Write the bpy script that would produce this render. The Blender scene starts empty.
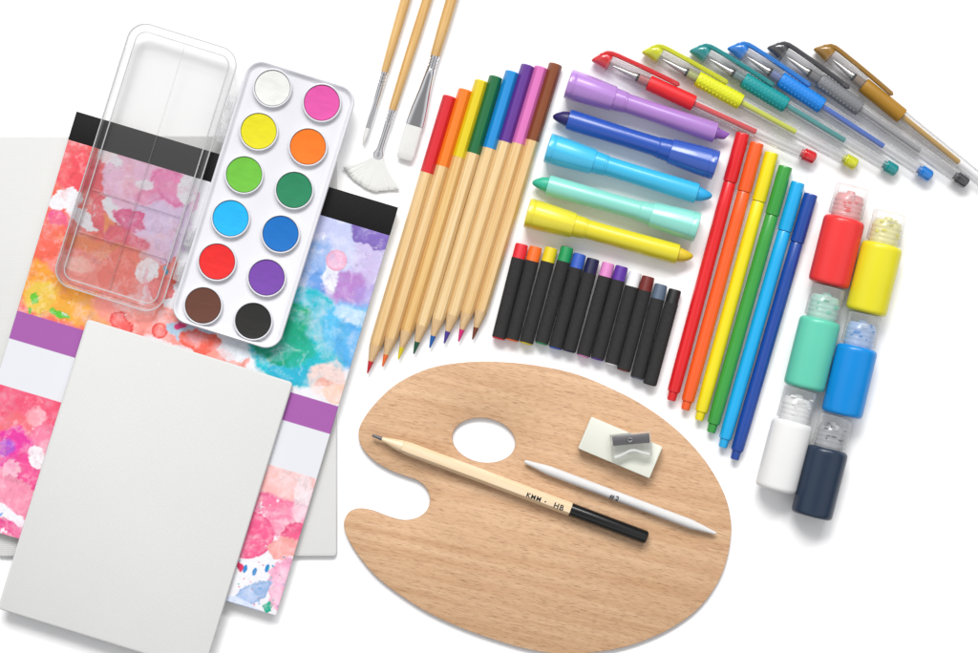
import bpy, bmesh, math, random
import numpy as np
from mathutils import Vector, Matrix

# ---------------------------------------------------------------- basics
random.seed(7)
S = 0.0006            # one photo pixel on the table = 0.6 mm
HC = 2600.0           # camera height in the same units
CX, CY = 489.0, 326.5
ILL = 1.24            # light level used to turn photographed tones into surface colours
sc = bpy.context.scene
C = sc.collection
PI = math.pi

def lin1(c):
    c = c / 255.0
    return c / 12.92 if c <= 0.04045 else ((c + 0.055) / 1.055) ** 2.4
def col(r, g, b, k=ILL):
    return tuple(min(0.9, max(0.002, lin1(v) / k)) for v in (r, g, b))

def W(px, py, base=0.0, zc=0.0):
    f = 1 - zc / HC
    return Vector(((px - CX) * S * f, (CY - py) * S * f, base * S))

# ---------------------------------------------------------------- materials
def node(nt, t, **kw):
    n = nt.nodes.new(t)
    for k, v in kw.items():
        setattr(n, k, v)
    return n

def mat(name, c, rough=0.45, metal=0.0, coat=0.0, var=0.05, vscale=40, bump=0.0, bscale=900,
        stretch=(1, 1, 1), sss=0.0, spec=0.5, coatr=0.1):
    m = bpy.data.materials.new(name); m.use_nodes = True
    nt = m.node_tree; L = nt.links.new
    p = nt.nodes['Principled BSDF']
    p.inputs['Roughness'].default_value = rough
    p.inputs['Metallic'].default_value = metal
    p.inputs['Specular IOR Level'].default_value = spec
    p.inputs['Coat Weight'].default_value = coat
    p.inputs['Coat Roughness'].default_value = coatr
    if sss:
        p.inputs['Subsurface Weight'].default_value = sss
        p.inputs['Subsurface Radius'].default_value = (0.004, 0.003, 0.002)
        p.inputs['Subsurface Scale'].default_value = 0.6
    tc = node(nt, 'ShaderNodeTexCoord'); mp = node(nt, 'ShaderNodeMapping')
    mp.inputs['Scale'].default_value = stretch
    L(tc.outputs['Object'], mp.inputs['Vector'])
    nz = node(nt, 'ShaderNodeTexNoise'); nz.inputs['Scale'].default_value = vscale
    nz.inputs['Detail'].default_value = 5
    L(mp.outputs[0], nz.inputs['Vector'])
    mx = node(nt, 'ShaderNodeMix', data_type='RGBA')
    mx.inputs['A'].default_value = (*[v * (1 - var) for v in c], 1)
    mx.inputs['B'].default_value = (*[min(0.95, v * (1 + var)) for v in c], 1)
    L(nz.outputs['Fac'], mx.inputs['Factor']); L(mx.outputs['Result'], p.inputs['Base Color'])
    if bump:
        nb = node(nt, 'ShaderNodeTexNoise'); nb.inputs['Scale'].default_value = bscale
        nb.inputs['Detail'].default_value = 3
        L(mp.outputs[0], nb.inputs['Vector'])
        bp = node(nt, 'ShaderNodeBump'); bp.inputs['Strength'].default_value = bump
        bp.inputs['Distance'].default_value = 0.0004
        L(nb.outputs['Fac'], bp.inputs['Height']); L(bp.outputs['Normal'], p.inputs['Normal'])
    return m

def clear(name, tint=(1, 1, 1), haze=0.08, edge=0.6, surf=(0.8, 0.8, 0.8), rough=0.08, power=2.5, bump=0.0, bscale=300, gloss=0.45):
    """thin clear plastic: light passes straight through, a little milky, with edge reflection and side shading put in as colour"""
    m = bpy.data.materials.new(name); m.use_nodes = True
    nt = m.node_tree; L = nt.links.new
    nt.nodes.remove(nt.nodes['Principled BSDF'])
    out = nt.nodes['Material Output']
    tr = node(nt, 'ShaderNodeBsdfTransparent'); tr.inputs['Color'].default_value = (*tint, 1)
    p = node(nt, 'ShaderNodeBsdfPrincipled'); p.inputs['Base Color'].default_value = (*surf, 1)
    p.inputs['Roughness'].default_value = rough
    p.inputs['Specular IOR Level'].default_value = 0.9
    lw = node(nt, 'ShaderNodeLayerWeight'); lw.inputs['Blend'].default_value = 0.5
    pw = node(nt, 'ShaderNodeMath', operation='POWER'); pw.inputs[1].default_value = power
    L(lw.outputs['Facing'], pw.inputs[0])
    ml = node(nt, 'ShaderNodeMath', operation='MULTIPLY_ADD', use_clamp=True)
    ml.inputs[1].default_value = edge; ml.inputs[2].default_value = haze  # edge mixes in a surface tone in place of grazing reflections
    L(pw.outputs[0], ml.inputs[0])
    ms = node(nt, 'ShaderNodeMixShader')
    L(ml.outputs[0], ms.inputs[0]); L(tr.outputs[0], ms.inputs[1]); L(p.outputs[0], ms.inputs[2])
    gl = node(nt, 'ShaderNodeBsdfGlossy'); gl.inputs['Roughness'].default_value = rough
    f0 = node(nt, 'ShaderNodeFresnel'); f0.inputs['IOR'].default_value = 1.45
    fr = node(nt, 'ShaderNodeMath', operation='MULTIPLY'); fr.inputs[1].default_value = gloss
    L(f0.outputs[0], fr.inputs[0])
    m2 = node(nt, 'ShaderNodeMixShader')
    L(fr.outputs[0], m2.inputs[0]); L(ms.outputs[0], m2.inputs[1]); L(gl.outputs[0], m2.inputs[2])
    L(m2.outputs[0], out.inputs['Surface'])
    if bump:
        tc = node(nt, 'ShaderNodeTexCoord')
        nb = node(nt, 'ShaderNodeTexNoise'); nb.inputs['Scale'].default_value = bscale
        L(tc.outputs['Object'], nb.inputs['Vector'])
        bp = node(nt, 'ShaderNodeBump'); bp.inputs['Strength'].default_value = bump
        bp.inputs['Distance'].default_value = 0.0008
        L(nb.outputs['Fac'], bp.inputs['Height'])
        L(bp.outputs['Normal'], p.inputs['Normal']); L(bp.outputs['Normal'], gl.inputs['Normal'])
    return m

def wood(name, ca, cb, cdark, rot=0.0, along=6, across=260, fleck=0.35, rough=0.55, coat=0.0, flecksc=(60, 1400)):
    """long-grained timber: broad tone bands plus fine dark pores, grain along local x"""
    m = bpy.data.materials.new(name); m.use_nodes = True
    nt = m.node_tree; L = nt.links.new
    p = nt.nodes['Principled BSDF']; p.inputs['Roughness'].default_value = rough
    p.inputs['Coat Weight'].default_value = coat; p.inputs['Coat Roughness'].default_value = 0.25
    tc = node(nt, 'ShaderNodeTexCoord')
    rt = node(nt, 'ShaderNodeMapping'); rt.inputs['Rotation'].default_value = (0, 0, rot)
    oi = node(nt, 'ShaderNodeObjectInfo')
    L(tc.outputs['Object'], rt.inputs['Vector'])
    cb_ = node(nt, 'ShaderNodeCombineXYZ')
    mlr = node(nt, 'ShaderNodeMath', operation='MULTIPLY'); mlr.inputs[1].default_value = 3.7
    L(oi.outputs['Random'], mlr.inputs[0]); L(mlr.outputs[0], cb_.inputs[2]); L(mlr.outputs[0], cb_.inputs[0])
    L(cb_.outputs[0], rt.inputs['Location'])
    mp = node(nt, 'ShaderNodeMapping'); mp.inputs['Scale'].default_value = (along, across, across)
    L(rt.outputs[0], mp.inputs['Vector'])
    n1 = node(nt, 'ShaderNodeTexNoise'); n1.inputs['Scale'].default_value = 1; n1.inputs['Detail'].default_value = 6
    n1.inputs['Roughness'].default_value = 0.6; n1.inputs['Distortion'].default_value = 0.4
    L(mp.outputs[0], n1.inputs['Vector'])
    r1 = node(nt, 'ShaderNodeValToRGB')
    r1.color_ramp.elements[0].position = 0.32; r1.color_ramp.elements[0].color = (*ca, 1)
    r1.color_ramp.elements[1].position = 0.68; r1.color_ramp.elements[1].color = (*cb, 1)
    L(n1.outputs['Fac'], r1.inputs['Fac'])
    mp2 = node(nt, 'ShaderNodeMapping'); mp2.inputs['Scale'].default_value = (flecksc[0], flecksc[1], flecksc[1])
    L(rt.outputs[0], mp2.inputs['Vector'])
    n2 = node(nt, 'ShaderNodeTexNoise'); n2.inputs['Scale'].default_value = 1; n2.inputs['Detail'].default_value = 3
    L(mp2.outputs[0], n2.inputs['Vector'])
    mr = node(nt, 'ShaderNodeMapRange'); mr.inputs[1].default_value = 0.52; mr.inputs[2].default_value = 0.72
    mr.inputs[3].default_value = 0; mr.inputs[4].default_value = fleck
    L(n2.outputs['Fac'], mr.inputs[0])
    mx = node(nt, 'ShaderNodeMix', data_type='RGBA'); mx.inputs['B'].default_value = (*cdark, 1)
    L(mr.outputs[0], mx.inputs['Factor']); L(r1.outputs['Color'], mx.inputs['A'])
    L(mx.outputs['Result'], p.inputs['Base Color'])
    bp = node(nt, 'ShaderNodeBump'); bp.inputs['Strength'].default_value = 0.25; bp.inputs['Distance'].default_value = 0.0002
    bp.invert = True
    L(mr.outputs[0], bp.inputs['Height']); L(bp.outputs['Normal'], p.inputs['Normal'])
    return m

# ---------------------------------------------------------------- mesh helpers (local px units)
class MB:
    def __init__(s): s.bm = bmesh.new()
    def ring(s, pts): return [s.bm.verts.new(p) for p in pts]
    def bridge(s, a, b):
        n = len(a)
        for i in range(n):
            j = (i + 1) % n
            s.bm.faces.new((a[i], a[j], b[j], b[i]))
    def lathe(s, prof, cz=0.0, cy=0.0, segs=32, sz=1.0, shape=None, closed=False):
        """revolve (x, r) about local x; shape(angle) scales the radius"""
        rings = []
        for x, r in prof:
            if r <= 1e-6:
                rings.append([s.bm.verts.new((x, cy, cz))])
            else:
                rr = []
                for k in range(segs):
                    a = 2 * PI * k / segs
                    q = r * (shape(a) if shape else 1)
                    rr.append(s.bm.verts.new((x, cy + q * math.cos(a), cz + q * math.sin(a) * sz)))
                rings.append(rr)
        for a, b in zip(rings, rings[1:]):
            if len(a) == 1 and len(b) == 1: continue
            if len(a) == 1:
                for k in range(segs): s.bm.faces.new((a[0], b[(k + 1) % segs], b[k]))
            elif len(b) == 1:
                for k in range(segs): s.bm.faces.new((a[k], a[(k + 1) % segs], b[0]))
            else: s.bridge(a, b)
        if closed:
            if len(rings[0]) > 1: s.bm.faces.new(rings[0])
            if len(rings[-1]) > 1: s.bm.faces.new(rings[-1])
        return s
    def zlathe(s, prof, cx=0, cy=0, segs=40):
        """revolve (r, z) about a vertical axis"""
        rings = []
        for r, z in prof:
            if r <= 1e-6: rings.append([s.bm.verts.new((cx, cy, z))])
            else: rings.append([s.bm.verts.new((cx + r * math.cos(2 * PI * k / segs), cy + r * math.sin(2 * PI * k / segs), z)) for k in range(segs)])
        for a, b in zip(rings, rings[1:]):
            if len(a) == 1:
                for k in range(segs): s.bm.faces.new((a[0], b[k], b[(k + 1) % segs]))
            elif len(b) == 1:
                for k in range(segs): s.bm.faces.new((a[k], a[(k + 1) % segs], b[0]))
            else: s.bridge(a, b)
        return s
    def loft(s, rings, cap0=True, cap1=True):
        rs = [s.ring(r) for r in rings]
        for a, b in zip(rs, rs[1:]): s.bridge(a, b)
        if cap0: s.bm.faces.new(rs[0])
        if cap1: s.bm.faces.new(rs[-1])
        return s
    def prism(s, outer, z0, z1, bevel=0.6, holes=()):
        def off(P, d):
            n = len(P); out = []
            for i in range(n):
                a = Vector(P[i - 1]); b = Vector(P[i]); c = Vector(P[(i + 1) % n])
                t = ((b - a).normalized() + (c - b).normalized())
                if t.length < 1e-9: t = (c - b)
                t.normalize(); nn = Vector((-t.y, t.x))
                out.append((b.x + nn.x * d, b.y + nn.y * d))
            return out
        def area(P): return sum(P[i - 1][0] * P[i][1] - P[i][0] * P[i - 1][1] for i in range(len(P))) / 2
        loops = []
        for k, P in enumerate([outer, *holes]):
            P = list(P)
            if (area(P) < 0) == (k == 0): P.reverse()   # outer ccw, holes cw: inward is to the left
            loops.append(P)
        tops, bots = [], []
        for P in loops:
            i1 = off(P, bevel * 0.3); i2 = off(P, bevel)
            r = [s.ring([(x, y, z) for x, y in Q]) for Q, z in ((i2, z0), (i1, z0 + bevel * .3), (P, z0 + bevel), (P, z1 - bevel), (i1, z1 - bevel * .3), (i2, z1))]
            for a, b in zip(r, r[1:]): s.bridge(a, b)
            tops.append(r[-1]); bots.append(r[0])
        for grp in (tops, bots):
            if len(grp) == 1: s.bm.faces.new(grp[0])
            else:
                ed = []
                for rr in grp:
                    for i in range(len(rr)):
                        e = s.bm.edges.get((rr[i - 1], rr[i])); ed.append(e)
                bmesh.ops.triangle_fill(s.bm, edges=ed, use_beauty=True)
        return s
    def box(s, x0, x1, y0, y1, z0, z1, bevel=0.3):
        return s.prism([(x0, y0), (x1, y0), (x1, y1), (x0, y1)], z0, z1, bevel)
    def blob(s, c, r, seg=8):
        mtx = Matrix.Translation(c) @ Matrix.Diagonal((*r, 1))
        bmesh.ops.create_icosphere(s.bm, subdivisions=1, radius=1, matrix=mtx); return s
    def build(s, name, m, parent=None, ang=35, loc=None, fix=True):
        if fix: bmesh.ops.recalc_face_normals(s.bm, faces=s.bm.faces)
        me = bpy.data.meshes.new(name)
        bmesh.ops.scale(s.bm, vec=(S, S, S), verts=s.bm.verts)
        for f in s.bm.faces: f.smooth = True
        s.bm.to_mesh(me); s.bm.free()
        me.set_sharp_from_angle(angle=math.radians(ang))
        me.materials.append(m)
        o = bpy.data.objects.new(name, me); C.objects.link(o)
        if parent: o.parent = parent
        if loc is not None: o.location = loc
        return o

def rrect(w, h, r, inset=0.0, n=8, cx=0, cy=0):
    w2, h2 = w / 2 - inset, h / 2 - inset; r = max(0.4, r - inset); P = []
    for (sx, sy, a0) in ((1, 1, 0), (-1, 1, 90), (-1, -1, 180), (1, -1, 270)):
        for k in range(n + 1):
            a = math.radians(a0 + 90 * k / n)
            P.append((cx + sx * (w2 - r) + r * math.cos(a), cy + sy * (h2 - r) + r * math.sin(a)))
    return P

def r3(P, z): return [(x, y, z) for x, y in P]

def thing(name, label, cat, px, py, ang=0.0, base=0.0, zc=0.0, group=None, tilt=0.0):
    """Empty at the thing's base; ang = direction in the photo (degrees, clockwise from right)"""
    o = bpy.data.objects.new(name, None); C.objects.link(o)
    o.empty_display_size = 0.01
    o.location = W(px, py, base, zc)
    o.rotation_euler = (0, tilt, -math.radians(ang))
    o['label'] = label; o['category'] = cat
    if group: o['group'] = group
    return o

def axis(p, q): return math.degrees(math.atan2(q[1] - p[1], q[0] - p[0])), math.hypot(q[0] - p[0], q[1] - p[1])

def spline(P, n=6, closed=True):
    out = []; N = len(P)
    for i in range(N if closed else N - 1):
        p0, p1, p2, p3 = (Vector(P[(i + k) % N]) if closed else Vector(P[min(max(i + k, 0), N - 1)]) for k in (-1, 0, 1, 2))
        for j in range(n):
            t = j / n
            v = 0.5 * ((2 * p1) + (p2 - p0) * t + (2 * p0 - 5 * p1 + 4 * p2 - p3) * t * t + (3 * p1 - p0 - 3 * p2 + p3) * t ** 3)
            out.append((v.x, v.y))
    if not closed: out.append(tuple(P[-1]))
    return out

def text_mesh(txt, size, m, parent, x, y, z, name='marking', shear=0.0, rotx=0.0, spacing=1.0, offset=0.0):
    cu = bpy.data.curves.new('txt', 'FONT'); cu.body = txt; cu.size = size * S; cu.align_x = 'LEFT'; cu.align_y = 'CENTER'
    cu.shear = shear; cu.extrude = 0.02 * S; cu.space_character = spacing; cu.offset = offset * S
    to = bpy.data.objects.new('txt', cu); C.objects.link(to)
    dg = bpy.context.evaluated_depsgraph_get()
    me = bpy.data.meshes.new_from_object(to.evaluated_get(dg))
    bpy.data.objects.remove(to); bpy.data.curves.remove(cu)
    me.materials.clear(); me.materials.append(m); me.name = name
    o = bpy.data.objects.new(name, me); C.objects.link(o)
    o.parent = parent; o.location = (x * S, y * S, z * S); o.rotation_euler = (rotx, 0, 0)
    return o

# ---------------------------------------------------------------- shared materials
nibm = mat('nib_metal', (0.42, 0.41, 0.40), rough=0.28, metal=1.0, var=0.02)
chrome = mat('polished_metal', (0.78, 0.78, 0.80), rough=0.12, metal=1.0, var=0.02)
steel = mat('steel', (0.6, 0.6, 0.62), rough=0.18, metal=1.0, var=0.02)
black_gloss = mat('black_gloss_paint', (0.004, 0.004, 0.004), rough=0.24, coat=0.0, var=0.1, spec=.5)
ink = mat('black_print', (0.012, 0.012, 0.012), rough=0.6)

# ---------------------------------------------------------------- table
m = mat('white_table_surface', (0.93, 0.93, 0.93), rough=0.7, var=0.004, spec=0.2)
b = MB(); b.bm.faces.new(b.ring([(-6000, -6000, 0), (6000, -6000, 0), (6000, 6000, 0), (-6000, 6000, 0)]))
g = b.build('tabletop_surface', m); g['kind'] = 'structure'; g['label'] = 'plain white work surface'

# ---------------------------------------------------------------- canvas boards
def canvas_mat(name):
    m = mat(name, col(221, 221, 219), rough=0.85, var=0.02, vscale=25, spec=0.2)
    nt = m.node_tree; L = nt.links.new; p = nt.nodes['Principled BSDF']
    tc = node(nt, 'ShaderNodeTexCoord'); hs = []
    for d in ('X', 'Y'):
        w = node(nt, 'ShaderNodeTexWave', bands_direction=d); w.inputs['Scale'].default_value = 260
        w.inputs['Distortion'].default_value = 1.2; w.inputs['Detail Scale'].default_value = 2
        L(tc.outputs['Object'], w.inputs['Vector']); hs.append(w)
    a = node(nt, 'ShaderNodeMath', operation='ADD'); L(hs[0].outputs['Fac'], a.inputs[0]); L(hs[1].outputs['Fac'], a.inputs[1])
    bp = node(nt, 'ShaderNodeBump'); bp.inputs['Strength'].default_value = 0.16; bp.inputs['Distance'].default_value = 0.0002
    L(a.outputs[0], bp.inputs['Height']); L(bp.outputs['Normal'], p.inputs['Normal'])
    return m
canvas = canvas_mat('primed_canvas')
board_core = mat('grey_board_core', col(190, 190, 186), rough=0.9)

def canvas_board(label, cx, cy, w, h, ang, base, th=5.0):
    t = thing('canvas_board', label, 'canvas board', cx, cy, ang, base, base + th, 'white canvas boards')
    MB().prism(rrect(w, h, 3.5, n=4), 0.0, 0.9, 0.2).build('backing_card', board_core, t)
    MB().prism(rrect(w + 1.2, h + 1.2, 4.0, n=5), 0.92, th, 1.5).build('canvas_face', canvas, t, ang=60)
    return t
canvas_board('large white canvas board lying underneath the watercolor paper pad', 167, 346.5, 338, 419, 0.0, 0.02)

# ---------------------------------------------------------------- watercolour pad
Z_PAD0, Z_PAD1 = 5.1, 13.0
TL, TR, BL = Vector((77.5, 113)), Vector((397, 208.5)), Vector((-44.5, 519))
pad_ang = axis(TL, TR)[0]
PW = (TR - TL).length; PH = (BL - TL).length
cen = (TR + BL) / 2
pad = thing('watercolor_pad', 'watercolor paper pad with a splashy painted cover and black taped top', 'paper pad', cen.x, cen.y, pad_ang, Z_PAD0, Z_PAD1)
paper_edge = mat('paper_edges', col(215, 214, 208), rough=0.9, var=0.1, vscale=10, stretch=(1, 1, 600))
MB().prism(rrect(PW - 1.5, PH - 1.5, 1.5, n=2), 0.0, 6.9, 0.2).build('paper_block', paper_edge, pad)

def vnoise(x, y, scale, seed):
    rs = np.random.RandomState(seed); g = rs.rand(64, 64)
    u = x / scale; v = y / scale
    iu = np.floor(u).astype(int); iv = np.floor(v).astype(int); fu = u - iu; fv = v - iv
    fu = fu * fu * (3 - 2 * fu); fv = fv * fv * (3 - 2 * fv)
    a = g[iu % 64, iv % 64]; b_ = g[(iu + 1) % 64, iv % 64]; c_ = g[iu % 64, (iv + 1) % 64]; d_ = g[(iu + 1) % 64, (iv + 1) % 64]
    return (a * (1 - fu) + b_ * fu) * (1 - fv) + (c_ * (1 - fu) + d_ * fu) * fv
def fbm(x, y, scale, seed, octv=5, rough=0.55):
    t = 0; amp = 1; s_ = 0
    for k in range(octv):
        t = t + amp * vnoise(x * math.cos(k) - y * math.sin(k), x * math.sin(k) + y * math.cos(k), scale / 2 ** k, seed + k * 17); s_ += amp; amp *= rough
    return t / s_ - 0.5

def L3(c): return np.array([lin1(v) for v in c])
def art(px, py):
    """printed watercolour on the cover: washes, back-runs, rims and splatter"""
    wx = px + 20 * fbm(px, py, 26, 3, 6, .6) + 5 * fbm(px, py, 6, 5, 3, .7); wy = py + 20 * fbm(px, py, 26, 11, 6, .6) + 5 * fbm(px, py, 6, 23, 3, .7)
    n = px.shape[0]
    out = np.tile(L3((238, 238, 243)), (n, 1))
    gran = fbm(px, py, 3.0, 77, 3, 0.8); med = fbm(px, py, 16, 91, 4); big = fbm(px, py, 40, 51, 3)
    def wash(cx, cy, rx, ry, rot, c, al=0.9, soft=3.0, rim=0.2, warp=1.0, mott=0.6):
        nonlocal out
        X = (wx if warp else px) - cx; Y = (wy if warp else py) - cy; a = math.radians(rot)
        u = (X * math.cos(a) + Y * math.sin(a)) / rx; v = (-X * math.sin(a) + Y * math.cos(a)) / ry
        d = (np.sqrt(u * u + v * v) - 1) * min(rx, ry)      # signed distance, pixels
        soft = soft * (0.5 if soft < 9 else .6)
        k = np.clip(0.5 - d / soft, 0, 1); k = k * k * (3 - 2 * k)
        rm = np.exp(-((d + soft * 0.6) / 1.3) ** 2) * rim
        al2 = np.clip(k * al * (1 + mott * (med * 2.0 + gran * 1.0)) + rm * k, 0, 1)[:, None]
        cc = L3(c)
        out = out * (1 - al2) + al2 * cc * (1 - 0.25 * rm[:, None])
    Wt = (238, 238, 243)
    # upper left sheet
    wash(60, 240, 120, 150, 17, (242, 112, 100), 0.95, 6)
    wash(40, 245, 26, 60, 17, (240, 104, 84), 0.9, 14, 0.1)
    wash(75, 165, 26, 26, 10, (238, 84, 96), 0.85, 10, .1)
    wash(110, 185, 22, 30, -30, (236, 88, 104), 0.8, 8, .1)
    wash(55, 292, 50, 26, 17, (240, 160, 60), 0.95, 16, 0.1)
    wash(40, 300, 20, 16, 17, (232, 196, 80), 0.8, 10, 0.1)
    wash(85, 315, 30, 14, 17, (238, 172, 66), 0.8, 10, 0.1)
    wash(148, 190, 48, 42, 30, (238, 196, 222), 0.97, 5, 0.15)
    wash(160, 232, 30, 36, 20, (226, 204, 234), 0.95, 6, 0.1)
    wash(112, 158, 14, 7, 40, Wt, 0.95, 3, 0)
    wash(172, 190, 20, 18, 60, (240, 130, 186), 0.75, 8, 0.35)
    wash(150, 200, 14, 8, 10, (238, 120, 176), 0.55, 8, 0.2)
    wash(146, 187, 10, 5, 10, Wt, 0.9, 3, 0)
    wash(186, 190, 8, 18, 20, Wt, 0.9, 3, 0.0)
    wash(66, 200, 11, 16, 60, Wt, 0.98, 2.2, 0)
    wash(82, 218, 18, 9, 45, Wt, 0.98, 2.2, 0)
    wash(60, 220, 9, 7, 20, (232, 92, 148), 0.75, 5, .1)
    wash(106, 218, 16, 20, -20, (236, 100, 112), 0.9, 4, 0.35)
    wash(108, 226, 8, 9, 20, (240, 160, 80), 0.7, 7, 0)
    wash(118, 214, 17, 7, 50, Wt, 0.95, 2.5, 0)
    wash(132, 220, 15, 10, 30, (232, 96, 150), 0.85, 4, 0.35)
    wash(124, 240, 24, 13, 25, (234, 96, 120), 0.85, 5, 0.3)
    wash(110, 252, 50, 10, 17, (236, 140, 84), 0.75, 10, 0.1)
    wash(85, 272, 38, 20, 17, (244, 146, 134), 0.9, 8, 0.1)
    wash(122, 275, 22, 26, 10, (242, 124, 110), 0.85, 6, 0.2)
    wash(80, 266, 16, 8, 10, (250, 196, 184), 0.7, 8, 0)
    wash(146, 272, 11, 13, 0, Wt, 0.97, 2.2, 0)
    wash(148, 300, 6, 14, 0, Wt, 0.97, 2.2, 0)
    wash(148, 300, 2.5, 30, 0, (240, 130, 150), 0.6, 3, 0)
    wash(160, 292, 11, 12, 0, (242, 130, 130), 0.85, 3, 0.4)
    wash(132, 308, 18, 5, 17, Wt, 0.9, 3, 0)
    wash(150, 322, 60, 18, 17, (244, 152, 142), 0.85, 8, 0.15)
    wash(122, 322, 9, 9, 0, (236, 84, 84), 0.8, 3, 0.5)
    wash(160, 331, 8, 8, 0, (238, 86, 80), 0.85, 2.5, 0.5, 0)
    wash(162, 329, 4, 4, 0, (244, 130, 110), 0.7, 3, 0)
    wash(192, 332, 24, 12, 10, (176, 206, 228), 0.9, 4, 0.3)
    wash(180, 326, 5, 5, 0, (222, 60, 120), 0.85, 3, 0.2)
    wash(206, 348, 26, 12, 25, (238, 104, 88), 0.85, 5, 0.3)
    wash(228, 362, 20, 10, 10, (244, 160, 148), 0.9, 4, 0.3)
    wash(236, 350, 16, 14, 20, (226, 232, 240), 0.95, 4, 0)
    # right sheet, blues and greens
    wash(345, 260, 90, 78, 17, (196, 202, 238), 0.95, 20, 0)
    wash(312, 262, 26, 26, 17, (128, 172, 228), 0.85, 16, 0.1)
    wash(322, 285, 16, 12, 10, (104, 158, 226), 0.7, 10, 0.2)
    wash(375, 262, 24, 34, 17, (206, 188, 230), 0.7, 14, 0.1)
    wash(378, 236, 28, 11, 28, (132, 108, 190), 0.85, 4, 0.4)
    wash(346, 290, 22, 17, 10, (184, 134, 204), 0.85, 12, 0.15)
    wash(368, 300, 14, 12, 10, (172, 150, 222), 0.6, 10, 0.1)
    wash(331, 276, 8, 20, 5, (238, 240, 248), 0.85, 6, 0)
    wash(336, 261, 10.5, 10.5, 0, (244, 178, 206), 0.85, 1.6, 0.6, 0)
    wash(298, 340, 52, 50, 17, (40, 190, 206), 0.95, 9, 0.15)
    wash(352, 335, 34, 30, 17, (92, 190, 240), 0.85, 18, 0)
    wash(346, 346, 14, 26, 20, (84, 160, 228), 0.5, 14, 0.1)
    wash(355, 318, 18, 9, 20, (200, 226, 248), 0.8, 8, 0)
    wash(292, 318, 18, 15, 10, (24, 166, 120), 0.9, 12, 0.1)
    wash(276, 340, 30, 24, 20, (14, 160, 124), 0.95, 9, 0.2)
    wash(300, 352, 14, 14, 0, (36, 178, 150), 0.7, 10, 0.1)
    wash(292, 376, 26, 10, 17, (44, 178, 208), 0.85, 8, 0.1)
    wash(326, 382, 18, 17, 17, (240, 214, 208), 0.95, 9, 0)
    wash(322, 386, 8, 4, 10, (240, 160, 140), 0.6, 4, 0.2)
    wash(335, 396, 12, 8, 17, (246, 202, 180), 0.8, 6, 0)
    for k, (x, y, r, c, a_) in enumerate([(33, 297, 6, (106, 196, 56), .85), (64, 316, 5, (96, 200, 60), .85), (58, 314, 4, (96, 200, 60), .7), (30, 311, 3, (96, 190, 70), .8),
            (165, 271, 2.8, (60, 176, 214), .95), (167, 263, 2.2, (214, 70, 150), .8), (160, 264, 1.4, (214, 70, 150), .8), (182, 278, 1.6, (210, 50, 130), .9)]):
        wash(x, y, r, r * 0.8, 30 * k, c, a_, 2.0, 0.2, 1, 1.2)
    # lower sheet
    low = out.copy(); out = np.tile(L3((240, 238, 243)), (n, 1))
    wash(60, 470, 130, 105, 17, (244, 132, 166), 0.9, 8)
    wash(30, 402, 60, 22, 17, (236, 84, 116), 0.85, 14, 0.1)
    wash(14, 424, 20, 12, 17, (240, 112, 120), 0.8, 10, 0.1)
    wash(36, 418, 12, 9, 17, (250, 190, 200), 0.7, 8, 0)
    wash(10, 448, 26, 22, 10, (232, 60, 162), 0.85, 10, 0.2)
    wash(2, 444, 14, 9, 10, (176, 90, 210), 0.8, 8, 0.1)
    wash(30, 470, 16, 22, 0, (236, 76, 146), 0.7, 6, 0.35)
    wash(38, 458, 10, 12, 20, (242, 240, 244), 0.95, 3, 0)
    wash(10, 470, 8, 10, 0, (248, 190, 208), 0.8, 3, 0.3)
    wash(14, 496, 28, 18, 17, (244, 150, 178), 0.85, 4, 0.4)
    wash(8, 514, 22, 8, 35, (240, 240, 246), 0.95, 3, 0)
    wash(10, 528, 26, 6, 17, (236, 84, 150), 0.85, 4, 0.2)
    wash(0, 515, 2, 2, 0, (40, 130, 220), 0.95, 1.5, 0)
    wash(275, 480, 46, 26, 17, (246, 184, 180), 0.9, 10, 0.2)
    wash(262, 505, 34, 16, 17, (244, 116, 160), 0.85, 8, 0.3)
    wash(292, 520, 26, 22, 17, (246, 138, 172), 0.85, 6, 0.35)
    wash(300, 500, 10, 26, 17, (240, 236, 242), 0.6, 8, 0)
    wash(247, 534, 27, 24, 0, (240, 96, 144), 0.85, 2.5, 0.35, 0)
    wash(302, 534, 20, 14, 0, (240, 92, 138), 0.8, 3, 0.35)
    wash(286, 550, 18, 11, 0, (246, 168, 164), 0.9, 3, 0.35)
    wash(258, 578, 30, 20, 10, (242, 242, 246), 0.98, 2.5, 0)
    wash(286, 586, 18, 26, 17, (248, 172, 204), 0.85, 6, 0.3)
    wash(250, 594, 26, 8, -28, (166, 192, 232), 0.85, 2.5, 0.45)
    wash(262, 586, 12, 7, -20, (158, 188, 230), 0.8, 2.5, 0.4)
    wash(240, 608, 26, 6, 17, (214, 224, 246), 0.9, 4, 0)
    wash(267, 607, 5.5, 5.5, 0, (22, 174, 142), 0.95, 2.5, 0.3)
    for x, y, c in ((245, 568, (50, 140, 208)), (254.5, 571, (50, 140, 208)), (267, 567.5, (44, 136, 210))):
        wash(x, y, 2.0, 4.2, 18, c, 0.95, 1.2, 0.2, 0)
    wash(238.5, 565, 4, 5, 0, (222, 50, 100), 0.95, 2, 0.2)
    rs = np.random.RandomState(4)
    for k in range(26):
        x = rs.uniform(230, 285); y = 556 + rs.uniform(0, 50)
        wash(x, y, 0.9, 0.9, 0, [(60, 150, 210), (220, 80, 140), (50, 180, 170)][k % 3], 0.8, 1, 0, 0)
    lower = out
    # bands, measured down the pad
    ux, uy = math.cos(math.radians(pad_ang)), math.sin(math.radians(pad_ang))
    vv = -(px - TL.x) * uy + (py - TL.y) * ux
    res = low.copy()
    m1 = vv > 206.5; res[m1] = L3((167, 94, 171)) * (1 + 0.03 * gran[m1][:, None])
    m2 = vv > 235; res[m2] = L3((229, 230, 235))
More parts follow.
